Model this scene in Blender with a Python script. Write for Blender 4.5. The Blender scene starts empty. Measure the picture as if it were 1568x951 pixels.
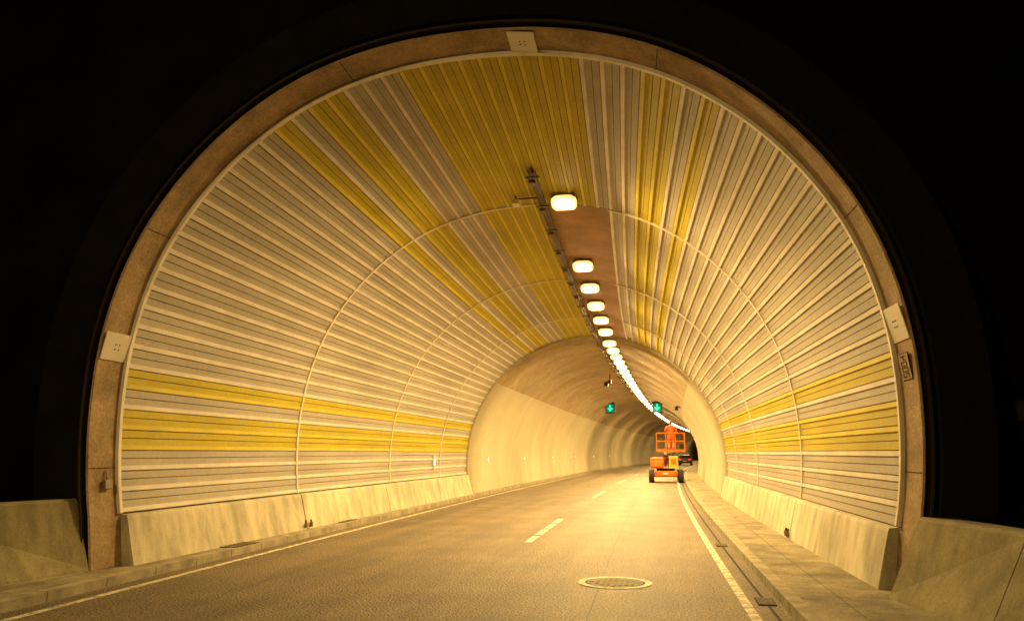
import bpy, bmesh, math, random
from mathutils import Matrix, Vector, Euler
random.seed(4)
scene = bpy.context.scene
COL = scene.collection
R_ = math.radians

# ------------------------------------------------------------------ materials
def mat(name, col, rough=0.7, var=0.15, nscale=3.0, bump=0.0, bscale=40.0, stretch=(1,1,1),
        metallic=0.0, spec=0.5, col2=None, contrast=(0.35,0.65), fine=0.0, fscale=120.0, emis=None, estr=0.0, bdist=0.02,
        big=0.0, bigscale=0.25):
    m = bpy.data.materials.new(name); m.use_nodes = True
    nt = m.node_tree; N = nt.nodes; L = nt.links
    b = N["Principled BSDF"]
    b.inputs["Roughness"].default_value = rough
    b.inputs["Metallic"].default_value = metallic
    b.inputs["Specular IOR Level"].default_value = spec
    tc = N.new("ShaderNodeTexCoord"); mp = N.new("ShaderNodeMapping")
    mp.inputs["Scale"].default_value = stretch
    L.new(tc.outputs["Object"], mp.inputs["Vector"])
    nz = N.new("ShaderNodeTexNoise"); nz.inputs["Scale"].default_value = nscale
    nz.inputs["Detail"].default_value = 6; nz.inputs["Roughness"].default_value = 0.6
    L.new(mp.outputs[0], nz.inputs["Vector"])
    rp = N.new("ShaderNodeValToRGB")
    rp.color_ramp.elements[0].position = contrast[0]; rp.color_ramp.elements[1].position = contrast[1]
    c = Vector(col[:3])
    lo = Vector(col2[:3]) if col2 else c*(1-var)
    hi = c*(1+var*0.6)
    rp.color_ramp.elements[0].color = (*lo, 1); rp.color_ramp.elements[1].color = (*hi, 1)
    L.new(nz.outputs["Fac"], rp.inputs[0])
    out = rp.outputs[0]
    for amp,sc,det in ((fine,fscale,3),(big,bigscale,4)):
        if amp > 0:
            n2 = N.new("ShaderNodeTexNoise"); n2.inputs["Scale"].default_value = sc
            n2.inputs["Detail"].default_value = det
            L.new(tc.outputs["Object"], n2.inputs["Vector"])
            r2 = N.new("ShaderNodeMapRange"); r2.inputs[1].default_value = 0.38; r2.inputs[2].default_value = 0.62
            r2.inputs[3].default_value = 1-amp; r2.inputs[4].default_value = 1+amp
            L.new(n2.outputs["Fac"], r2.inputs[0])
            mx = N.new("ShaderNodeVectorMath"); mx.operation = 'MULTIPLY'
            L.new(out, mx.inputs[0]); L.new(r2.outputs[0], mx.inputs[1])
            out = mx.outputs[0]
    L.new(out, b.inputs["Base Color"])
    if bump > 0:
        n3 = N.new("ShaderNodeTexNoise"); n3.inputs["Scale"].default_value = bscale; n3.inputs["Detail"].default_value = 4
        L.new(tc.outputs["Object"], n3.inputs["Vector"])
        bp = N.new("ShaderNodeBump"); bp.inputs["Strength"].default_value = bump; bp.inputs["Distance"].default_value = bdist
        L.new(n3.outputs["Fac"], bp.inputs["Height"]); L.new(bp.outputs[0], b.inputs["Normal"])
    if emis:
        b.inputs["Emission Color"].default_value = (*emis, 1); b.inputs["Emission Strength"].default_value = estr
        try: m.cycles.emission_sampling = 'NONE'
        except Exception: pass
    return m

M = {}
M['grey']   = mat("panel_grey", (0.37,0.335,0.30), 0.6, 0.15, 1.2, stretch=(1,0.25,1.5), fine=0.05, fscale=14, spec=0.3, big=0.09)
M['yel']    = mat("panel_yellow", (0.42,0.345,0.012), 0.6, 0.15, 1.2, stretch=(1,0.25,1.5), fine=0.05, fscale=14, spec=0.3, big=0.10)
M['rib']    = mat("panel_rib", (0.62,0.57,0.53), 0.55, 0.12, 2.0, spec=0.3, big=0.08)
M['rib_y']  = mat("panel_rib_yellow", (0.56,0.47,0.04), 0.55, 0.12, 2.0, spec=0.3)
M['groove'] = mat("panel_groove", (0.13,0.11,0.085), 0.8, 0.1)
M['frame']  = mat("panel_frame", (0.68,0.63,0.55), 0.6, 0.2, 2.0)
M['conc']   = mat("lining_paint", (0.46,0.415,0.30), 0.7, 0.12, 0.6, bump=0.05, bscale=12, stretch=(0.6,0.6,0.3), fine=0.04, fscale=7, big=0.08, bigscale=0.18)
M['conc_u'] = mat("lining_concrete", (0.36,0.28,0.18), 0.8, 0.22, 0.9, bump=0.15, bscale=20, stretch=(0.8,0.8,0.8), fine=0.12, fscale=4)
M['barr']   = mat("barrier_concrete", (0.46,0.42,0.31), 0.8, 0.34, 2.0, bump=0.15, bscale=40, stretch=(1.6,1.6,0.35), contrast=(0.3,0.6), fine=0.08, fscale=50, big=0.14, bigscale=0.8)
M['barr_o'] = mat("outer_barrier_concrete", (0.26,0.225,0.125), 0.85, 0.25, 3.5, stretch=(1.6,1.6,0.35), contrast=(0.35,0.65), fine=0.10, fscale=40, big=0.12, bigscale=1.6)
M['ring']   = mat("portal_ring_concrete", (0.37,0.26,0.155), 0.8, 0.34, 2.2, bump=0.25, bscale=30, contrast=(0.35,0.65), fine=0.14, fscale=24)
M['joint']  = mat("lining_joint", (0.17,0.14,0.10), 0.8, 0.1)
M['bare']   = mat("bare_ceiling", (0.36,0.215,0.125), 0.8, 0.25, 1.4, bump=0.2)
M['walk']   = mat("walkway_concrete", (0.28,0.24,0.165), 0.85, 0.42, 1.8, bump=0.35, bscale=50, fine=0.2, fscale=40, big=0.15, bigscale=0.7)
M['kerb']   = mat("kerb_stone", (0.33,0.29,0.21), 0.8, 0.35, 3, bump=0.3, bscale=50, fine=0.12)
M['slot']   = mat("dark_slot", (0.015,0.013,0.01), 0.9, 0.1)
M['seam']   = mat("tar_seam", (0.035,0.03,0.022), 0.7, 0.3, 3)
M['paint']  = mat("road_paint", (0.56,0.51,0.40), 0.7, 0.6, 7, contrast=(0.35,0.58), fine=0.3, fscale=40)
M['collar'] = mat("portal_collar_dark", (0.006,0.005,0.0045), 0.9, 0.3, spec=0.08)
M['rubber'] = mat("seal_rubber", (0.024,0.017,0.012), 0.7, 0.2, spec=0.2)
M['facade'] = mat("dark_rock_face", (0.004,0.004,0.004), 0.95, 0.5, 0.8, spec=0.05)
M['ground'] = mat("dark_soil", (0.02,0.02,0.013), 0.95, 0.4, 0.5, spec=0.1)
M['plate']  = mat("plate_white", (0.70,0.66,0.60), 0.5, 0.06)
M['black']  = mat("black_metal", (0.02,0.018,0.016), 0.5, 0.1)
M['steel']  = mat("galvanised_steel", (0.22,0.19,0.16), 0.5, 0.2, 5, metallic=0.4)
M['tray']   = mat("cable_tray_steel", (0.17,0.125,0.08), 0.7, 0.3, 5)
M['iron']   = mat("cast_iron", (0.15,0.13,0.09), 0.7, 0.3, 20, bump=0.4, bscale=60)
M['orange'] = mat("orange_paint", (0.80,0.19,0.015), 0.4, 0.12, 4)
M['yellowp']= mat("yellow_paint", (0.78,0.52,0.05), 0.4, 0.1, 4)
M['tyre']   = mat("tyre_rubber", (0.025,0.023,0.02), 0.8, 0.1)
M['rim']    = mat("wheel_rim", (0.30,0.28,0.25), 0.5, 0.1)
M['hivis']  = mat("hivis_orange", (0.98,0.13,0.03), 0.8, 0.15, 8)
M['reflex'] = mat("reflective_band", (0.75,0.62,0.4), 0.4, 0.05)
M['skin']   = mat("skin", (0.45,0.26,0.17), 0.6, 0.05)
M['hair']   = mat("hair", (0.04,0.025,0.015), 0.8, 0.1)
M['boot']   = mat("boot_leather", (0.03,0.025,0.02), 0.7, 0.1)
M['helmet'] = mat("hard_hat", (0.85,0.12,0.03), 0.35, 0.02)
M['carp']   = mat("car_paint_dark", (0.02,0.02,0.025), 0.3, 0.05)
M['glass']  = mat("car_glass", (0.01,0.01,0.012), 0.1, 0.0)
M['red']    = mat("tail_light", (0.5,0.01,0.01), 0.4, 0.0, emis=(1,0.03,0.01), estr=1.6)
M['white_e']= mat("guide_light_lens", (0.8,0.8,0.7), 0.4, 0.0, emis=(1,0.88,0.60), estr=2.0)
M['lens']   = mat("lamp_reflector", (0.8,0.6,0.3), 0.3, 0.0, emis=(1,0.55,0.16), estr=1.7)
M['glow2']  = mat("lamp_diffuser", (0.8,0.6,0.3), 0.3, 0.0, emis=(1,0.70,0.32), estr=2.6)
M['core']   = mat("lamp_burner", (0.8,0.7,0.5), 0.3, 0.0, emis=(1,0.80,0.50), estr=30)
M['green']  = mat("signal_green", (0.0,0.4,0.3), 0.4, 0.0, emis=(0.02,1.0,0.50), estr=1.3)
M['greend'] = mat("signal_face", (0.0,0.10,0.07), 0.4, 0.0, emis=(0.0,0.30,0.16), estr=0.5)
M['asph'] = mat("asphalt", (0.165,0.127,0.082), 0.62, 0.28, 0.8, bump=1.0, bscale=36, stretch=(1.8,0.10,1), fine=0.7, fscale=36, spec=0.45, bdist=0.03, big=0.14, bigscale=0.9)

# ------------------------------------------------------------------ helpers
def link(o, parent=None):
    COL.objects.link(o)
    if parent is not None: o.parent = parent
    return o
def empty(name, loc=(0,0,0), rot=(0,0,0)):
    e = bpy.data.objects.new(name, None); e.empty_display_size = 0.2
    e.location = loc; e.rotation_euler = rot
    return link(e)
class MB:
    def __init__(s): s.v=[]; s.f=[]; s.m=[]; s.mats=[]
    def mi(s, m):
        if m not in s.mats: s.mats.append(m)
        return s.mats.index(m)
    def quad(s, a,b,c,d, m):
        i=len(s.v); s.v += [a,b,c,d]; s.f.append((i,i+1,i+2,i+3)); s.m.append(s.mi(m))
    def poly(s, pts, m):
        i=len(s.v); s.v += list(pts); s.f.append(tuple(range(i,i+len(pts)))); s.m.append(s.mi(m))
    def box(s, c, d, m, rot=None):
        c=Vector(c); hx,hy,hz=d[0]/2,d[1]/2,d[2]/2
        Rm = Euler(rot).to_matrix() if rot else Matrix.Identity(3)
        P=[c+Rm@Vector((x*hx,y*hy,z*hz)) for x in(-1,1) for y in(-1,1) for z in(-1,1)]
        i=len(s.v); s.v+=[tuple(p) for p in P]
        for f in ((0,1,3,2),(4,6,7,5),(0,4,5,1),(2,3,7,6),(0,2,6,4),(1,5,7,3)):
            s.f.append(tuple(i+k for k in f)); s.m.append(s.mi(m))
    def tube(s, a, b, r, m, n=8, r2=None):
        a=Vector(a); b=Vector(b); r2 = r if r2 is None else r2
        z=(b-a).normalized(); x=z.orthogonal().normalized(); y=z.cross(x)
        i=len(s.v)
        for k in range(n):
            t=2*math.pi*k/n; d=x*math.cos(t)+y*math.sin(t)
            s.v.append(tuple(a+d*r)); s.v.append(tuple(b+d*r2))
        for k in range(n):
            k2=(k+1)%n
            s.f.append((i+2*k,i+2*k2,i+2*k2+1,i+2*k+1)); s.m.append(s.mi(m))
        s.f.append(tuple(i+2*k for k in range(n))); s.m.append(s.mi(m))
        s.f.append(tuple(i+2*k+1 for k in range(n))); s.m.append(s.mi(m))
    def oval(s, z0, z1, rx, ry, m, n=28, p=3.2):
        """super-elliptic disc (rounded lens)"""
        i=len(s.v)
        for zz in (z0,z1):
            for k in range(n):
                t=2*math.pi*k/n; ct,st=math.cos(t),math.sin(t)
                s.v.append((rx*math.copysign(abs(ct)**(2/p),ct), ry*math.copysign(abs(st)**(2/p),st), zz))
        for k in range(n):
            k2=(k+1)%n; s.f.append((i+k,i+k2,i+n+k2,i+n+k)); s.m.append(s.mi(m))
        s.f.append(tuple(range(i,i+n))); s.m.append(s.mi(m)); s.f.append(tuple(range(i+n,i+2*n))); s.m.append(s.mi(m))
    def obj(s, name, parent=None, loc=(0,0,0), rot=(0,0,0), bevel=0, smooth=False, merge=False):
        me=bpy.data.meshes.new(name); me.from_pydata([tuple(v) for v in s.v],[],s.f)
        for m in s.mats: me.materials.append(m)
        for p,mi in zip(me.polygons,s.m): p.material_index=mi; p.use_smooth=smooth
        bm=bmesh.new(); bm.from_mesh(me)
        if merge: bmesh.ops.remove_doubles(bm, verts=bm.verts, dist=0.0005)
        bmesh.ops.recalc_face_normals(bm, faces=bm.faces)
        bm.to_mesh(me); bm.free(); me.update()
        o=bpy.data.objects.new(name, me); o.location=loc; o.rotation_euler=rot
        link(o,parent)
        if bevel>0:
            b=o.modifiers.new("bevel",'BEVEL'); b.width=bevel; b.segments=2; b.limit_method='ANGLE'
        return o

# ------------------------------------------------------------------ tunnel geometry functions
def off(y): return -0.0349*y + 0.000465*y*y
CX=-2.24; CZ=2.0
TAB=[(-13,5.27),(0,5.26),(14,5.36),(27,5.44),(44,5.45),(62,5.43),(75,5.35),(90,5.28)]
def tab(a):
    for (a0,r0),(a1,r1) in zip(TAB,TAB[1:]):
        if a<=a1:
            t=(a-a0)/(a1-a0)
            return r0+(r1-r0)*t
    return TAB[-1][1]
def tabs(a):
    s=0
    for k in (-6,-3,0,3,6):
        b=a+k
        if b>90: b=180-b
        b=max(-13,b); s+=tab(b)
    return s/5
def T(y):
    t=min(1,max(0,(y-10)/20)); return 1-(1-t)**1.6
def rad(phi,y):
    a = phi if phi<=90 else 180-phi
    a=max(a,-13)
    ar=R_(a)
    e=-0.76*math.sin(ar)+math.sqrt(4.96**2-(0.76*math.cos(ar))**2)
    k=T(y); return tabs(a)*(1-k)+e*k
def P(phi,y,inset=0.0,yy=None):
    r=rad(phi,y)-inset; f=R_(phi)
    return (CX+off(y)-r*math.cos(f), y if yy is None else yy, CZ+r*math.sin(f))
def baseh(y): return 5.02+( -0.20)*T(y)
def section(y, inset=0.0, n=72, yy=None, z0=0.0):
    pts=[]
    yv = y if yy is None else yy
    pts.append((CX+off(y)-baseh(y)+inset, yv, z0))
    for k in range(n+1):
        p=P(-13+206*k/n,y,inset); pts.append((p[0],yv,p[2]))
    pts.append((CX+off(y)+baseh(y)-inset, yv, z0))
    return pts
def loft(mb, secs, m, m2=None, zsplit=0):
    for A,B in zip(secs,secs[1:]):
        for k in range(len(A)-1):
            mm = m2 if (m2 and min(A[k][2],A[k+1][2])>zsplit) else m
            mb.quad(A[k],A[k+1],B[k+1],B[k],mm)

# ------------------------------------------------------------------ tunnel
tunnel = empty("tunnel")
NP=64; DP=206/NP
yellow = {3,4,6,21,23,24,28,29,30,31,32,33,34,35,36,40,41,43,57,59,60}
PROF=[(0.00,0.000,'g'),(0.03,0.000,'r'),(0.045,0.026,'r'),(0.25,0.026,'r'),(0.27,0.006,'l'),(0.60,0.006,'l'),(0.605,-0.004,'g'),(0.635,-0.004,'l'),(0.64,0.012,'l'),(0.985,0.012,'l'),(1.0,0.0,'g')]
mods=[(10.03,15.5),(15.54,21.2),(21.24,26.2),(26.24,29.9)]
for mi,(ya,yb) in enumerate(mods):
    mb=MB(); nseg=5
    ys=[ya+(yb-ya)*k/nseg for k in range(nseg+1)]
    for i in range(NP):
        if mi>0 and 33<=i<=37:
            for k in range(nseg):
                a0=-13+DP*i; a1=a0+DP
                mb.quad(P(a0,ys[k],0.0),P(a1,ys[k],0.0),P(a1,ys[k+1],0.0),P(a0,ys[k+1],0.0),M['bare'])
            continue
        isy = i in yellow
        dh=random.uniform(-0.003,0.003)   # small fitting tolerance of each panel
        mm={'g':M['groove'],'l':M['yel'] if isy else M['grey'],'r':M['rib_y'] if isy else M['rib']}
        for (f0,h0,c0),(f1,h1,c1) in zip(PROF,PROF[1:]):
            a0=-13+DP*(i+f0); a1=-13+DP*(i+f1)
            g0=h0+(dh if h0>0.003 else 0); g1=h1+(dh if h1>0.003 else 0)
            for k in range(nseg):
                mb.quad(P(a0,ys[k],g0),P(a1,ys[k],g1),P(a1,ys[k+1],g1),P(a0,ys[k+1],g0),mm[c0])
    mb.obj("wall_cladding",tunnel)
def arcband(mb, y0,y1,i0,i1,m,a0=-13,a1=193,n=96):
    for k in range(n):
        p=a0+(a1-a0)*k/n; q=a0+(a1-a0)*(k+1)/n
        mb.quad(P(p,y0,i0),P(q,y0,i0),P(q,y0,i1),P(p,y0,i1),m)
        mb.quad(P(p,y1,i0),P(q,y1,i0),P(q,y1,i1),P(p,y1,i1),m)
        mb.quad(P(p,y0,i1),P(q,y0,i1),P(q,y1,i1),P(p,y1,i1),m)
mb=MB()
for y in (15.52,21.22,26.22):
    arcband(mb,y-0.028,y+0.028,-0.02,0.038,M['frame'],-13,93)
    arcband(mb,y-0.028,y+0.028,-0.02,0.038,M['frame'],109,193)
arcband(mb,9.97,10.03,-0.035,0.045,M['frame'])
mb.obj("cladding_frame",tunnel)

mb=MB(); ys=[10.03+2*k for k in range(10)]+[30.2]
loft(mb,[section(y,-0.06) for y in ys],M['groove']); mb.obj("backing_shell",tunnel)

mb=MB()
ys=[29.9]
while ys[-1]<90: ys.append(ys[-1]+2.5)
while ys[-1]<330: ys.append(ys[-1]+6)
loft(mb,[section(y,0.09) for y in ys],M['conc'],M['conc_u'],4.25)
A=section(29.9,0.09); B=section(29.9,-0.3)
for k in range(len(A)-1): mb.quad(A[k],A[k+1],B[k+1],B[k],M['conc'])
o=mb.obj("concrete_lining",tunnel,smooth=True,merge=True)
try: o.data.shade_auto_smooth(angle=R_(35))
except Exception:
    for p in o.data.polygons: p.use_smooth = p.center.y>29.95
mb=MB()
y=39.0
while y<200:
    A=section(y-0.015,0.094); B=section(y+0.015,0.094)
    for k in range(len(A)-1): mb.quad(A[k],A[k+1],B[k+1],B[k],M['joint'])
    y+=9.0
mb.obj("lining_joint",tunnel)

for side in (-1,1):
    mb=MB()
    bl=[(10.03,15.49),(15.53,20.6),(20.63,25.6),(25.63,29.88)]
    for (ya,yb) in bl:
        n=4
        def pr(y):
            p=P(-13 if side<0 else 193,y,0.0)
            xb=CX+off(y)+side*(baseh(y))
            return [(p[0]+side*0.02,y,p[2]-0.01),(p[0]-side*0.10,y,p[2]-0.02),(p[0]-side*0.12,y,p[2]-0.06),(xb-side*0.17,y,0.10),(xb-side*0.17,y,0.0),(xb+side*0.05,y,0.0)]
        S=[pr(ya+(yb-ya)*k/n) for k in range(n+1)]
        for A,B in zip(S,S[1:]):
            for k in range(5): mb.quad(A[k],A[k+1],B[k+1],B[k],M['barr'])
        mb.poly(S[0],M['barr']); mb.poly(S[-1],M['barr'])
    mb.obj("barrier_base",tunnel)
    mb=MB()
    for y in (15.5,):
        xb=CX+off(y)+side*(baseh(y)-0.20)
        for dy in (-0.12,0.12):
            mb.box((xb,y+dy,0.20),(0.05,0.06,0.10),M['tray']); mb.tube((xb,y+dy,0.24),(xb+side*0.02,y+dy,0.30),0.018,M['black'])
    mb.obj("joint_fitting",tunnel)

def guide(y,side,z=1.35,big=False):
    e=empty("emergency_guide_light")
    dz=z-1.24; hw=math.sqrt(4.96**2-dz*dz)-0.09 if y>30 else (P(-4,y)[0]-(CX+off(y)))*-1-0.03
    x=CX+off(y)+side*hw
    mb=MB(); mb.box((0,0,0),(0.05,0.08,0.5 if big else 0.26),M['plate']); mb.obj("housing",e,bevel=0.01)
    mb=MB(); mb.box((-side*0.03,-0.01,0.0),(0.02,0.085,0.22 if big else 0.12),M['white_e']); mb.obj("lens",e)
    e.location=(x-side*0.03,y,z)
guide(25.4,-1,1.38,True)
for y in (33.3,42,52,63,75,88): guide(y,-1,1.40)

# ------------------------------------------------------------------ portal
portal = empty("tunnel_portal")
YP=9.50
def full(y,inset,n=96):
    pts=[(CX+off(10)-baseh(10)+inset*1.0,y,-0.05)]
    for k in range(n+1):
        p=P(-13+206*k/n,10,inset); pts.append((p[0],y,p[2]))
    pts.append((CX+off(10)+baseh(10)-inset,y,-0.05)); return pts
def ringloft(specs,name):
    mb=MB()
    for (y0,i0),(y1,i1),m in specs:
        A=full(y0,i0);B=full(y1,i1)
        for k in range(len(A)-1): mb.quad(A[k],A[k+1],B[k+1],B[k],m)
    return mb.obj(name,portal,merge=True)
ringloft([((10.03,0.0),(YP,-0.06),M['ring']),((YP,-0.06),(YP-0.02,-0.08),M['ring']),((YP-0.02,-0.08),(YP,-0.095),M['ring'])],"portal_ring")
ringloft([((YP+0.10,-0.095),(YP+0.10,-0.13),M['collar']),((YP+0.10,-0.13),(YP-0.08,-0.135),M['rubber']),((YP-0.08,-0.135),(YP-0.08,-0.165),M['rubber']),((YP-0.08,-0.165),(YP+0.02,-0.17),M['rubber']),
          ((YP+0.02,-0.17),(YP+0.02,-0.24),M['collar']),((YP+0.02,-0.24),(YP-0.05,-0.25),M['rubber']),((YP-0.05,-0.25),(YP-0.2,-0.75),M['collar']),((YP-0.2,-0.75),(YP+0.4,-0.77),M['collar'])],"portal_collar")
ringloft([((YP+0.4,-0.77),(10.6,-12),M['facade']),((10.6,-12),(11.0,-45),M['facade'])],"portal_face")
def on_ring(phi,u):
    y=10.03+(YP-10.03)*u; return P(phi,10,0.0-0.06*u+0.004,y)
mb=MB()
for a in (12,31,70,118,152,168,-6,186):
    for k in range(4):
        p=on_ring(a,k/4+0.02); q=on_ring(a,(k+1)/4); p2=on_ring(a+0.12,k/4+0.02); q2=on_ring(a+0.12,(k+1)/4)
        mb.quad(p,q,q2,p2,M['slot'])
mb.obj("ring_joint",portal)
def ringframe(phi,u,lift):
    f=R_(phi); n=Vector((math.cos(f),0,-math.sin(f))); t=Vector((math.sin(f),0,math.cos(f)))
    tilt=math.atan2(0.06,0.53)
    n2=(n*math.cos(tilt)+Vector((0,-1,0))*math.sin(tilt)).normalized(); fy=n2.cross(t).normalized()
    if fy.y<0: fy=-fy
    t=fy.cross(n2).normalized()
    p=Vector(on_ring(phi,u))+n2*lift
    Mx=Matrix.Identity(4)
    for r in range(3):
        Mx[r][0]=t[r]; Mx[r][1]=fy[r]; Mx[r][2]=n2[r]; Mx[r][3]=p[r]
    return Mx
def plate(phi,w=0.36,l=0.41):
    mb=MB(); mb.box((0,0,0),(w,l,0.015),M['plate'])
    for dx in(-.035,.035):
        for dy in(-.035,.035): mb.tube((dx,dy,0.008),(dx,dy,0.013),0.012,M['slot'],8)
    mb.box((0,0,-0.012),(w*0.6,l*0.5,0.02),M['steel'])
    o=mb.obj("wall_plate",None,bevel=0.007); o.matrix_world=ringframe(phi,0.52,0.022)
plate(98.0,0.38,0.46); plate(12.5,0.40,0.48); plate(167.5,0.42,0.48)
def numplate():
    e=empty("kilometre_sign"); e.matrix_world=ringframe(173.0,0.55,0.012)
    mb=MB(); mb.box((0,0,0),(0.32,0.27,0.008),M['slot']); mb.obj("board",e)
    mb=MB(); mb.box((0,0,0.005),(0.30,0.25,0.008),M['ring']); mb.obj("face",e)
    segs={'2':'abged','0':'abcdef','4':'fgbc'}
    mb=MB()
    for n,ch in enumerate("2004"):
        cx=-0.10+n*0.066; w=0.022; h=0.07
        for sg in segs[ch]:
            c={'a':(0,h),'g':(0,0),'d':(0,-h),'f':(-w,h/2),'b':(w,h/2),'e':(-w,-h/2),'c':(w,-h/2)}[sg]
            hor=sg in 'agd'
            mb.box((cx+c[0],-c[1],0.011),((2*w+.010) if hor else .010,.012 if hor else h,0.005),M['slot'])
    mb.obj("digits",e)
numplate()
mb=MB(); mb.box((0,0,0.03),(0.12,0.12,0.06),M['steel']); mb.tube((-0.06,0,0.03),(-0.2,0,0.02),0.012,M['steel'])
o=mb.obj("junction_box",None,bevel=0.006); o.matrix_world=ringframe(-8.5,0.45,0.0)
mb=MB(); mb.box((3.75,9.25,2.1),(0.14,0.08,0.22),M['rubber']); mb.box((3.75,9.20,2.1),(0.11,0.02,0.18),M['rubber']); mb.obj("junction_box",None,bevel=0.006)

# ------------------------------------------------------------------ ground, road, walkways
def frange(a,b,s):
    r=[a]
    while r[-1]+s<b: r.append(r[-1]+s)
    r.append(b); return r
mb=MB(); mb.quad((-700,-300,-0.02),(700,-300,-0.02),(700,1500,-0.02),(-700,1500,-0.02),M['ground']); mb.obj("ground")
YS=frange(-25,30,2.5)+frange(32,330,4)
def strip(mb,x0,x1,z,m,ys=YS):
    for a,b in zip(ys,ys[1:]):
        mb.quad((x0(a),a,z),(x1(a),a,z),(x1(b),b,z),(x0(b),b,z),m)
c=lambda k:(lambda y:k+off(y))
mb=MB(); strip(mb,c(-6.72),c(1.46),0.0,M['asph']); mb.obj("road")
def dash(mb,x,ya,yb,w=0.14,m=None,z=0.004):
    ys=frange(ya,yb,3) if yb-ya>3 else [ya,yb]
    strip(mb,c(x-w/2),c(x+w/2),z,m or M['paint'],ys)
mb=MB(); dash(mb,-6.39,-25,330,0.11); dash(mb,1.07,-25,330,0.11)
mb.obj("road_edge_line")
mb=MB()
y=-16.0
while y<200:
    if y+16>0:
        dash(mb,-2.27,y,y+1.15,0.14); dash(mb,-2.27,y+1.42,y+2.55,0.14); dash(mb,-2.27,y+2.8,y+3.95,0.14); dash(mb,-2.27,y+4.2,y+5.4,0.14)
    y+=15.5
mb.obj("lane_line")
mb=MB(); dash(mb,1.30,-25,200,0.035,M['slot'],0.005); mb.obj("slot_drain")
mb=MB(); dash(mb,-0.62,-20,120,0.012,M['seam'],0.0045); mb.obj("road_seam")
lk=-6.72; rk=1.46
def kerb(k0,k1,kf):
    mb=MB()
    strip(mb,c(k0),c(k1),0.115,M['kerb'])
    for a,b in zip(YS,YS[1:]):
        mb.quad((kf+off(a),a,-0.01),(kf+off(a),a,0.115),(kf+off(b),b,0.115),(kf+off(b),b,-0.01),M['kerb'])
    y=-6; xm=(k0+k1)/2
    while y<70:
        mb.box((xm+off(y),y,0.06),(0.165,0.008,0.112),M['seam']); y+=1.0
    mb.obj("kerb")
kerb(lk-0.16,lk,lk); kerb(rk,rk+0.16,rk)
YI=frange(9.9,30,2.5)+frange(32,330,4)
for side,k0 in ((-1,lk-0.16),(1,rk+0.16)):
    mb=MB()
    w=lambda y,side=side: CX+off(y)+side*baseh(y)
    if side<0:
        strip(mb,lambda y:-12.0,c(k0),0.111,M['walk'],frange(-25,9.9,2.5)); strip(mb,w,c(k0),0.111,M['walk'],YI)
    else:
        strip(mb,c(k0),lambda y:9.0,0.111,M['walk'],frange(-25,9.9,2.5)); strip(mb,c(k0),w,0.111,M['walk'],YI)
    y=-5.0
    while y<80:
        x0=k0+off(y); x1=x0+side*0.95
        mb.quad((x0,y-0.006,0.115),(x1,y-0.006,0.115),(x1,y+0.006,0.115),(x0,y+0.006,0.115),M['seam']); y+=1.6
    for ya,yb in zip(frange(-10,60,3),frange(-10,60,3)[1:]):
        xx=k0+side*0.42
        mb.quad((xx+off(ya)-.005,ya,0.1145),(xx+off(ya)+.005,ya,0.1145),(xx+off(yb)+.005,yb,0.1145),(xx+off(yb)-.005,yb,0.1145),M['seam'])
    mb.obj("sidewalk")
for (x,y,w,l,z) in ((1.30,9.6,0.2,0.45,0.008),(1.30,15.2,0.2,0.45,0.008),(-6.95,12.6,0.40,0.8,0.118),(-7.05,17.5,0.4,0.8,0.118)):
    mb=MB(); xx=x+off(y)
    mb.box((xx,y,z-0.004),(w,l,0.012),M['slot'])
    n=6
    for k in range(n): mb.box((xx,y-l/2+l*(k+.5)/n,z),(w*0.86,l/n*0.6,0.014),M['iron'])
    mb.obj("drain_cover")
e=empty("manhole_cover",(-0.75,10.6,0.004))
def disc(mb,r0,r1,z,m,n=40):
    for k in range(n):
        a=2*math.pi*k/n;b=2*math.pi*(k+1)/n
        mb.quad((r0*math.cos(a),r0*math.sin(a),z),(r1*math.cos(a),r1*math.sin(a),z),(r1*math.cos(b),r1*math.sin(b),z),(r0*math.cos(b),r0*math.sin(b),z),m)
mb=MB(); disc(mb,0.39,0.48,0.004,M['paint']); disc(mb,0.0,0.36,0.006,M['iron']); disc(mb,0.36,0.39,0.002,M['slot'])
for k in range(-4,5):
    for j in range(-4,5):
        if k*k+j*j<17: mb.box((k*0.075,j*0.075,0.010),(0.05,0.05,0.008),M['kerb'])
mb.obj("cover",e)

# straight precast parapets outside the portal: battered face, chamfered cap
def barrier(foot,top,depth,side,name="concrete_barrier"):
    mb=MB(); S=[]
    for (fx,fy),(tx,ty,tz) in zip(foot,top):
        L=lambda t:(fx+(tx-fx)*t, fy+(ty-fy)*t)
        a=L(0.0);b=L(0.04);c1=L(0.97)
        S.append([(a[0],a[1],0.10),(b[0],b[1],0.14),(c1[0],c1[1],tz-0.035),(tx+side*0.03,ty,tz),(tx+side*depth,ty,tz-0.01),(tx+side*depth,ty,0.0)])
    for A,B in zip(S,S[1:]):
        for k in range(5): mb.quad(A[k],A[k+1],B[k+1],B[k],M['barr_o'])
    mb.poly(S[0],M['barr_o']); mb.poly(S[-1],M['barr_o'])
    mb.obj(name)
def runs(f0,f1,t0,t1,depth,side):
    n=4; g=0.012
    for k in range(n):
        ta=k/n+ (g if k else 0); tb=(k+1)/n
        q=lambda A,B,t: tuple(a+(b-a)*t for a,b in zip(A,B))
        barrier([q(f0,f1,ta),q(f0,f1,tb)],[q(t0,t1,ta),q(t0,t1,tb)],depth,side)
runs((-7.66,9.46),(-8.9,0.5),(-7.93,9.46,1.05),(-9.25,3.0,1.0),0.35,-1) if False else None
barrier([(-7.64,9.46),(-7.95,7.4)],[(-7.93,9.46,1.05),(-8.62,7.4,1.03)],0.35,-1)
barrier([(-7.952,7.385),(-8.5,3.0)],[(-8.625,7.385,1.03),(-9.2,3.0,1.0)],0.35,-1)
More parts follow.
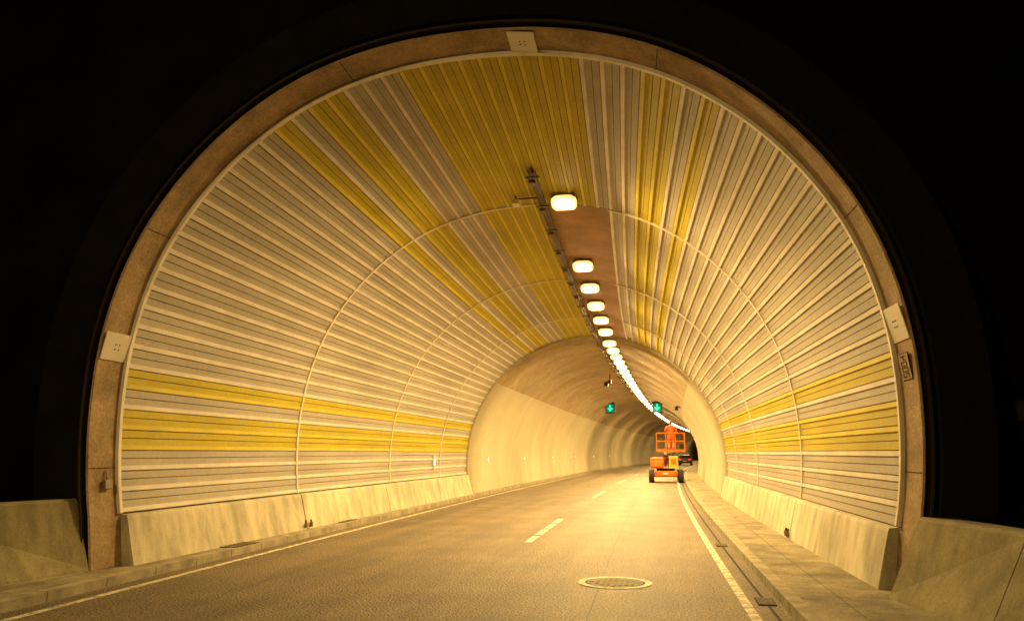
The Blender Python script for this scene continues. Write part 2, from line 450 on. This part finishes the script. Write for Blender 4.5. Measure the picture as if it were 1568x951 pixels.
barrier([(2.28,9.46),(2.62,7.7)],[(2.66,9.46,0.97),(3.10,7.9,0.95)],0.35,1)
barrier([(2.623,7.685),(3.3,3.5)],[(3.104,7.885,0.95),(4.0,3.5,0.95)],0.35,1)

# ------------------------------------------------------------------ ceiling equipment
def ceil_z(xc,y,inset=0.0):
    for k in range(0,400):
        a=60+60*k/400; p=P(a,y,inset)
        if p[0]-off(y)>=xc: return p[2]
    return P(90,y)[2]
LC=(1,0.645,0.215)
def lamp(y,power,area=True):
    x=-1.50+off(y); z=ceil_z(-1.50,y)-0.19-(0.09 if y>30 else 0)
    e=empty("ceiling_lamp",(x,y,z),(R_(-26),0,0))
    mb=MB()
    mb.box((0,0,0.05),(0.48,0.36,0.09),M['steel'])
    for k in range(5): mb.box((0,-0.12+0.06*k,0.105),(0.42,0.012,0.03),M['steel'])
    mb.obj("housing",e,bevel=0.03)
    mb=MB()
    mb.tube((-0.26,0,0.04),(-0.26,0.05,0.22),0.014,M['black'],6); mb.tube((0.26,0,0.04),(0.26,0.05,0.22),0.014,M['black'],6); mb.box((0,0.05,0.22),(0.56,0.06,0.02),M['black'])
    mb.obj("bracket",e)
    mb=MB(); mb.oval(-0.022,0.02,0.26,0.205,M['lens']); mb.obj("reflector",e)
    mb=MB(); mb.oval(-0.032,-0.023,0.225,0.172,M['glow2'],p=2.8); mb.obj("diffuser",e)
    mb=MB(); mb.oval(-0.044,-0.033,0.17,0.125,M['core'],p=2.4); mb.obj("burner",e)
    if area:
        ld=bpy.data.lights.new("lamp_light",'AREA'); ld.shape='RECTANGLE'; ld.size=0.42; ld.size_y=0.30
        ld.energy=power; ld.color=LC
        lo=bpy.data.objects.new("light",ld); lo.location=(0,-0.01,-0.08); lo.rotation_euler=(R_(19),0,0); link(lo,e)
lamp(15.0,900)
ylist=[19.3+2.15*k for k in range(22)]
for k,y in enumerate(ylist): lamp(y, 720, area=(k%2==0))
y=ylist[-1]+3.2; k=0
while y<205:
    lamp(y,1050 if y<110 else 450, area=(k%4==0)); y+=3.2; k+=1

mb=MB(); ys=frange(13.7,33,1.6)+frange(35,120,4)
for a,b in zip(ys,ys[1:]):
    za=ceil_z(-1.98,a)-0.07-(0.10 if a>30 else 0); zb=ceil_z(-1.98,b)-0.07-(0.10 if b>30 else 0)
    for x0,x1,dz0,dz1 in ((-2.05,-1.91,-0.05,-0.05),(-2.05,-2.05,-0.05,0.02),(-1.91,-1.91,-0.05,0.02)):
        mb.quad((x0+off(a),a,za+dz0),(x1+off(a),a,za+dz1),(x1+off(b),b,zb+dz1),(x0+off(b),b,zb+dz0),M['tray'])
    for dx in (-0.04,0.03): mb.tube((-1.98+dx+off(a),a,za-0.062),(-1.98+dx+off(b),b,zb-0.062),0.011,M['black'],6)
y=13.9
while y<60:
    z=ceil_z(-1.98,y)-0.10-(0.10 if y>30 else 0); mb.box((-1.98+off(y),y,z-0.03),(0.26,0.05,0.03),M['tray']); mb.box((-1.98+off(y),y,z+0.06),(0.04,0.04,0.18),M['black'])
    if y<24: mb.box((-2.02+off(y),y+0.25,z-0.05),(0.13,0.22,0.07),M['tray'])
    y+=1.45
mb.obj("cable_tray")
e=empty("ceiling_sensor",(-2.5+off(15),15.0,ceil_z(-2.4,15)-0.16))
mb=MB(); mb.box((0,0,0),(0.16,0.18,0.11),M['frame']); mb.tube((0,0,0.05),(0.0,0,0.16),0.02,M['black']); mb.box((0.22,0.02,0.08),(0.5,0.04,0.03),M['black']); mb.obj("body",e,bevel=0.01)
e=empty("loudspeaker",(-1.30,29.5,6.02))
mb=MB(); mb.box((0,0,0.14),(0.08,0.08,0.16),M['steel']); mb.box((0,0,0),(0.18,0.2,0.2),M['steel']); mb.tube((0.14,-0.14,0),(0.14,0.14,0),0.09,M['steel'],12,0.05); mb.obj("body",e,bevel=0.015)

def cctv(x,y,z):
    e=empty("surveillance_camera",(x+off(y),y,z))
    mb=MB(); mb.tube((0,0,0.0),(0,0,0.45),0.035,M['black']); mb.box((0,-0.05,0.0),(0.16,0.42,0.15),M['black']); mb.box((0,-0.04,0.09),(0.20,0.5,0.02),M['steel']); mb.tube((0,-0.26,0),(0,-0.30,0),0.05,M['glass'],12)
    mb.box((-0.22,0,-0.12),(0.22,0.3,0.22),M['black']); mb.box((-0.12,0,0.02),(0.28,0.05,0.05),M['black'])
    mb.obj("body",e,bevel=0.01)
cctv(-2.5,44,5.62)
cctv(1.35,50,4.55)
def signal(x,y,z):
    e=empty("lane_signal",(x+off(y),y,z),(0,0,R_(2)))
    mb=MB(); mb.box((0,0,0),(0.78,0.20,0.84),M['black']); mb.obj("housing",e,bevel=0.03)
    mb=MB(); mb.box((0,-0.105,0),(0.62,0.02,0.66),M['greend']); mb.obj("face",e)
    mb=MB()
    mb.box((0,-0.125,0.12),(0.12,0.012,0.30),M['green'])
    mb.poly([(-0.24,-0.13,0.0),(0.24,-0.13,0.0),(0,-0.13,-0.27)],M['green'])
    mb.obj("arrow",e)
    mb=MB(); mb.box((0,-0.2,0.43),(0.78,0.26,0.02),M['black']); mb.box((-0.39,-0.18,0.2),(0.02,0.2,0.44),M['black']); mb.box((0.39,-0.18,0.2),(0.02,0.2,0.44),M['black']); mb.obj("hood",e)
    mb=MB(); mb.tube((-0.2,0,0.4),(-0.2,0,0.9),0.03,M['steel']); mb.tube((0.2,0,0.4),(0.2,0,0.9),0.03,M['steel']); mb.obj("hanger",e)
signal(-4.28,64,5.30); signal(-0.50,64,5.33)

# ------------------------------------------------------------------ aerial work platform
LY=48.0; LX=-0.24
awp=empty("aerial_work_platform",(LX,LY,0.0),(0,0,R_(1.0)))
mb=MB()
mb.box((0,0,0.50),(1.25,2.5,0.30),M['orange']); mb.box((0,-1.1,0.42),(1.7,0.22,0.18),M['black']); mb.box((0,1.1,0.42),(1.7,0.22,0.18),M['black'])
mb.box((0,-1.30,0.52),(1.3,0.08,0.30),M['orange'])
mb.obj("chassis",awp,bevel=0.03)
for x in(-0.84,0.84):
    for y in(-1.05,1.05):
        mb=MB(); mb.tube((x-0.15,y,0.36),(x+0.15,y,0.36),0.36,M['tyre'],24); s=1 if x>0 else -1
        mb.tube((x+s*0.151,y,0.36),(x+s*0.165,y,0.36),0.20,M['rim'],16); mb.obj("wheel",awp,bevel=0.04)
mb=MB(); mb.tube((0,0,0.64),(0,0,0.80),0.55,M['black'],24); mb.obj("slew_ring",awp)
mb=MB(); mb.box((-0.50,-0.15,1.12),(0.76,2.1,0.60),M['orange']); mb.box((-0.5,-1.22,1.05),(0.70,0.10,0.36),M['orange']); mb.obj("counterweight",awp,bevel=0.07)
mb=MB(); mb.box((0.45,-0.15,1.16),(0.50,1.7,0.70),M['yellowp']); mb.box((0.45,-1.01,1.2),(0.30,0.02,0.34),M['orange']); mb.obj("engine_cover",awp,bevel=0.06)
mb=MB(); mb.box((-0.03,-1.35,0.52),(0.3,0.02,0.12),M['reflex']); mb.box((-0.55,-1.36,0.5),(0.12,0.02,0.08),M['red']); mb.box((0.55,-1.36,0.5),(0.12,0.02,0.08),M['red']); mb.obj("rear_lamps",awp)
mb=MB()
def beam(a,b,w,m):
    a=Vector(a);b=Vector(b); d=b-a; ang=math.atan2(d.z,d.y)
    mb.box((a+b)/2,(w,d.length,w),m,rot=(ang,0,0))
beam((0.02,0.7,0.95),(0.02,-0.9,1.50),0.16,M['orange']); beam((0.02,-0.9,1.55),(0.02,1.5,1.66),0.14,M['orange']); beam((0.2,1.45,1.66),(0.30,0.55,1.62),0.12,M['black'])
mb.tube((0.1,-0.2,1.2),(0.1,0.5,1.55),0.05,M['steel']); mb.tube((-0.12,-0.9,1.53),(0.16,-0.9,1.53),0.09,M['black'],12)
for s in (-1,1):
    mb.tube((0.15,-0.15*s,1.30),(0.55,0.15*s,1.70),0.03,M['black'])
mb.obj("boom",awp,bevel=0.012)
mb=MB(); bx0,bx1,by0,by1,bz0,bz1=-0.48,1.16,-0.45,0.45,1.78,2.86
mb.box(((bx0+bx1)/2,0,bz0-0.03),(bx1-bx0,0.9,0.05),M['steel'])
mb.box(((bx0+bx1)/2,by0,bz0+0.06),(bx1-bx0,0.015,0.12),M['orange']); mb.box(((bx0+bx1)/2,by1,bz0+0.06),(bx1-bx0,0.015,0.12),M['orange'])
for z in (bz1,bz0+0.60):
    for a,b in (((bx0,by0),(bx1,by0)),((bx1,by0),(bx1,by1)),((bx1,by1),(bx0,by1)),((bx0,by1),(bx0,by0))):
        mb.tube((*a,z),(*b,z),0.022,M['orange'],8)
for x in (bx0,bx0+0.55,bx1-0.55,bx1):
    for y in (by0,by1): mb.tube((x,y,bz0),(x,y,bz1),0.02,M['orange'],8)
mb.obj("basket",awp)
mb=MB(); mb.box((-0.20,0.38,2.72),(0.36,0.2,0.22),M['black']); mb.box((0.98,0.1,2.02),(0.26,0.36,0.42),M['black']); mb.obj("control_box",awp,bevel=0.015)

# worker
def skin_mesh(name, J, E, root):
    me=bpy.data.meshes.new(name); keys=list(J); idx={k:i for i,k in enumerate(keys)}
    me.from_pydata([J[k][0] for k in keys],[(idx[a],idx[b]) for a,b in E],[])
    o=bpy.data.objects.new(name,me); link(o)
    o.modifiers.new("skin",'SKIN')
    sv=me.skin_vertices[0].data if me.skin_vertices else None
    if sv is None:
        bpy.context.view_layer.objects.active=o; bpy.ops.mesh.customdata_skin_add(); sv=me.skin_vertices[0].data
    for k in keys:
        r=J[k][1]; sv[idx[k]].radius=(r,r) if not isinstance(r,tuple) else r
        sv[idx[k]].use_root = (k==root)
    s=o.modifiers.new("sub",'SUBSURF'); s.levels=2; s.render_levels=2
    bpy.context.view_layer.update()
    dg=bpy.context.evaluated_depsgraph_get()
    nm=bpy.data.meshes.new_from_object(o.evaluated_get(dg))
    bpy.data.objects.remove(o)
    return nm
worker=empty("construction_worker",(LX+0.38,LY-0.05,1.782),(0,0,R_(1)))
J={'pelvis':((0,0,0.95),(0.19,0.13)),'waist':((0,0.01,1.10),(0.19,0.13)),'chest':((0,0.0,1.30),(0.22,0.15)),'shl':((0,0,1.43),(0.15,0.12)),'neck':((0,0.01,1.52),0.062),'nk2':((0,0.02,1.60),0.058)}
E=[('pelvis','waist'),('waist','chest'),('chest','shl'),('shl','neck'),('neck','nk2')]
hands={}
for s,n in((-1,'L'),(1,'R')):
    J['hip'+n]=((s*0.11,0,0.88),0.13);J['knee'+n]=((s*0.13,0.03,0.50),0.095);J['ank'+n]=((s*0.13,-0.01,0.10),0.065);J['heel'+n]=((s*0.13,-0.02,0.05),0.05);J['toe'+n]=((s*0.155,0.17,0.04),0.045)
    J['sho'+n]=((s*0.22,0,1.42),0.09)
    el=(s*0.35,0.06,1.16); wr=(s*0.26,0.33,1.12)
    if s<0: el=(-0.34,0.12,1.22); wr=(-0.20,0.36,1.16)
    J['elb'+n]=(el,0.065);J['wri'+n]=(wr,0.038)
    pm=(wr[0],wr[1]+0.055,wr[2]-0.005); J['palm'+n]=(pm,(0.042,0.02))
    E+=[('pelvis','hip'+n),('hip'+n,'knee'+n),('knee'+n,'ank'+n),('ank'+n,'heel'+n),('heel'+n,'toe'+n),('shl','sho'+n),('sho'+n,'elb'+n),('elb'+n,'wri'+n),('wri'+n,'palm'+n)]
    hands[n]=(s,pm)
nm=skin_mesh("worker_body",J,E,'pelvis')
for m in (M['hivis'],M['reflex'],M['boot'],M['skin']): nm.materials.append(m)
for p in nm.polygons:
    c_=p.center; z=c_.z; mi=0
    if z<0.12: mi=2
    elif 0.42<z<0.47 or 0.30<z<0.35 or 1.08<z<1.13: mi=1
    if z>1.535 or (c_.y>0.345 and z>1.0): mi=3
    p.material_index=mi; p.use_smooth=True
o=bpy.data.objects.new("body",nm); link(o,worker)
for n,(s,pm) in hands.items():
    for k in range(4):
        L_=[0.030,0.034,0.032,0.026][k]; x=pm[0]+(-0.028+0.0187*k)*s*-1
        Jf={'a':((x,pm[1]+0.005,pm[2]),0.010),'b':((x,pm[1]+0.05,pm[2]+0.006),0.009),'c':((x,pm[1]+0.055+L_*0.6,pm[2]-L_*0.7),0.0085),'d':((x,pm[1]+0.04,pm[2]-L_*1.5),0.0075)}
        fm=skin_mesh("finger",Jf,[('a','b'),('b','c'),('c','d')],'a'); fm.materials.append(M['skin'])
        link(bpy.data.objects.new("finger",fm),worker)
    Jf={'a':((pm[0]-s*0.02,pm[1]-0.02,pm[2]),0.012),'b':((pm[0]-s*0.055,pm[1]+0.01,pm[2]-0.015),0.0105),'c':((pm[0]-s*0.055,pm[1]+0.035,pm[2]-0.035),0.009)}
    fm=skin_mesh("thumb",Jf,[('a','b'),('b','c')],'a'); fm.materials.append(M['skin']); link(bpy.data.objects.new("thumb",fm),worker)
bm=bmesh.new(); bmesh.ops.create_uvsphere(bm,u_segments=24,v_segments=16,radius=0.1)
for v in bm.verts:
    x,y,z=v.co; v.co.x*=0.78; v.co.y*=0.98; v.co.z*=1.18
    if z<0: v.co.x*=1+0.25*z/0.1; v.co.y=v.co.y*(1+0.15*z/0.1)+0.01*(-z/0.1)
    if y>0.085 and abs(x)<0.025 and -0.03<z<0.02: v.co.y+=0.022
me=bpy.data.meshes.new("head"); bm.to_mesh(me); bm.free(); me.materials.append(M['skin']); me.materials.append(M['hair'])
for p in me.polygons:
    p.use_smooth=True
    if p.center.y<0.0 and p.center.z>-0.05 or p.center.z>0.07: p.material_index=1
o=bpy.data.objects.new("head",me); o.location=(0,0.025,1.685); link(o,worker)
mb=MB()
for s in(-1,1):
    mb.tube((s*0.03,0.118,1.70),(s*0.03,0.124,1.70),0.011,M['plate'],8); mb.tube((s*0.03,0.124,1.70),(s*0.03,0.126,1.70),0.006,M['black'],8)
    mb.tube((s*0.074,0.02,1.665),(s*0.088,0.01,1.70),0.016,M['skin'],8)
mb.box((0,0.118,1.635),(0.045,0.008,0.008),M['hair']); mb.obj("face_parts",worker)
bm=bmesh.new(); bmesh.ops.create_uvsphere(bm,u_segments=24,v_segments=14,radius=0.125)
bmesh.ops.delete(bm,geom=[v for v in bm.verts if v.co.z<-0.005],context='VERTS')
for v in bm.verts:
    if v.co.z<0.012: v.co.x*=1.12; v.co.y*=1.15
me=bpy.data.meshes.new("hard_hat"); bm.to_mesh(me); bm.free(); me.materials.append(M['helmet'])
for p in me.polygons: p.use_smooth=True
o=bpy.data.objects.new("hard_hat",me); o.location=(0,0.02,1.715); link(o,worker)

# ------------------------------------------------------------------ distant car
def car(x,y,rot):
    e=empty("passenger_car",(x,y,0),(0,0,rot))
    prof=[(-2.1,0.30),(-2.15,0.55),(-2.10,0.95),(-1.75,1.02),(-1.25,1.42),(0.2,1.46),(0.95,1.02),(1.9,0.90),(2.15,0.65),(2.12,0.30)]
    mb=MB()
    def wid(z): return 0.88 if z<1.03 else 0.88-(z-1.0)*0.5
    n=len(prof)
    for k in range(n):
        a=prof[k];b=prof[(k+1)%n]
        m=M['glass'] if k in(3,5) else M['carp']
        mb.quad((-wid(a[1]),a[0],a[1]),(wid(a[1]),a[0],a[1]),(wid(b[1]),b[0],b[1]),(-wid(b[1]),b[0],b[1]),m)
    for s in(-1,1):
        low=[p for p in prof if p[1]<1.03]; mb.poly([(s*0.88,p[0],p[1]) for p in low],M['carp'])
        mb.poly([(s*wid(p[1]),p[0],p[1]) for p in prof[3:7]],M['glass'])
    mb.obj("body",e,bevel=0.04)
    for sx in(-0.8,0.8):
        for yy in(-1.35,1.35):
            mb=MB(); mb.tube((sx-0.1,yy,0.33),(sx+0.1,yy,0.33),0.33,M['tyre'],20); mb.obj("wheel",e)
    mb=MB(); mb.box((-0.66,-2.16,0.82),(0.34,0.05,0.16),M['red']); mb.box((0.66,-2.16,0.82),(0.34,0.05,0.16),M['red']); mb.obj("tail_lights",e)
    mb=MB(); mb.box((0,-2.17,0.6),(0.52,0.03,0.12),M['plate']); mb.obj("number_plate",e)
car(-0.05+off(118),118,R_(-4))

# ------------------------------------------------------------------ added fill lamp, unseen behind the camera, brightens portal ring and road
sl=empty("approach_fill_lamp",(-9.8,-4.0,0))
mb=MB(); mb.tube((0,0,0),(0,0,9.0),0.10,M['steel'],12,0.06); mb.tube((0,0,8.9),(3.6,0,9.3),0.05,M['steel'],10,0.04); mb.obj("pole",sl)
mb=MB(); mb.box((3.9,0,9.3),(0.8,0.3,0.14),M['steel']); mb.obj("head",sl,bevel=0.03)
mb=MB(); mb.box((3.9,0,9.22),(0.55,0.22,0.02),M['lens']); mb.obj("lens",sl)
ld=bpy.data.lights.new("approach_fill_light",'AREA'); ld.shape='RECTANGLE'; ld.size=0.55; ld.size_y=0.3; ld.energy=1300; ld.color=LC
lo=bpy.data.objects.new("light",ld); lo.location=(3.9,0,9.19); lo.rotation_euler=(R_(35),0,0); link(lo,sl)

# ------------------------------------------------------------------ world
w=bpy.data.worlds.new("World"); scene.world=w; w.use_nodes=True
nt=w.node_tree; bg=nt.nodes["Background"]; sk=nt.nodes.new("ShaderNodeTexSky"); sk.sky_type='NISHITA'; sk.sun_disc=False
sk.sun_elevation=R_(-8); sk.sun_rotation=R_(200)
nt.links.new(sk.outputs[0],bg.inputs[0]); bg.inputs[1].default_value=0.01

# ------------------------------------------------------------------ camera
cd=bpy.data.cameras.new("camera"); cam=bpy.data.objects.new("camera",cd); COL.objects.link(cam)
cd.sensor_width=36; cd.lens=36*1185/1568; cd.clip_end=3000; cd.clip_start=0.05
cam.location=(0,0,1.65); cam.rotation_euler=(R_(90+10.47),0,R_(11.3))
scene.camera=cam
scene.view_settings.view_transform='Standard'; scene.view_settings.look='None'; scene.view_settings.exposure=0
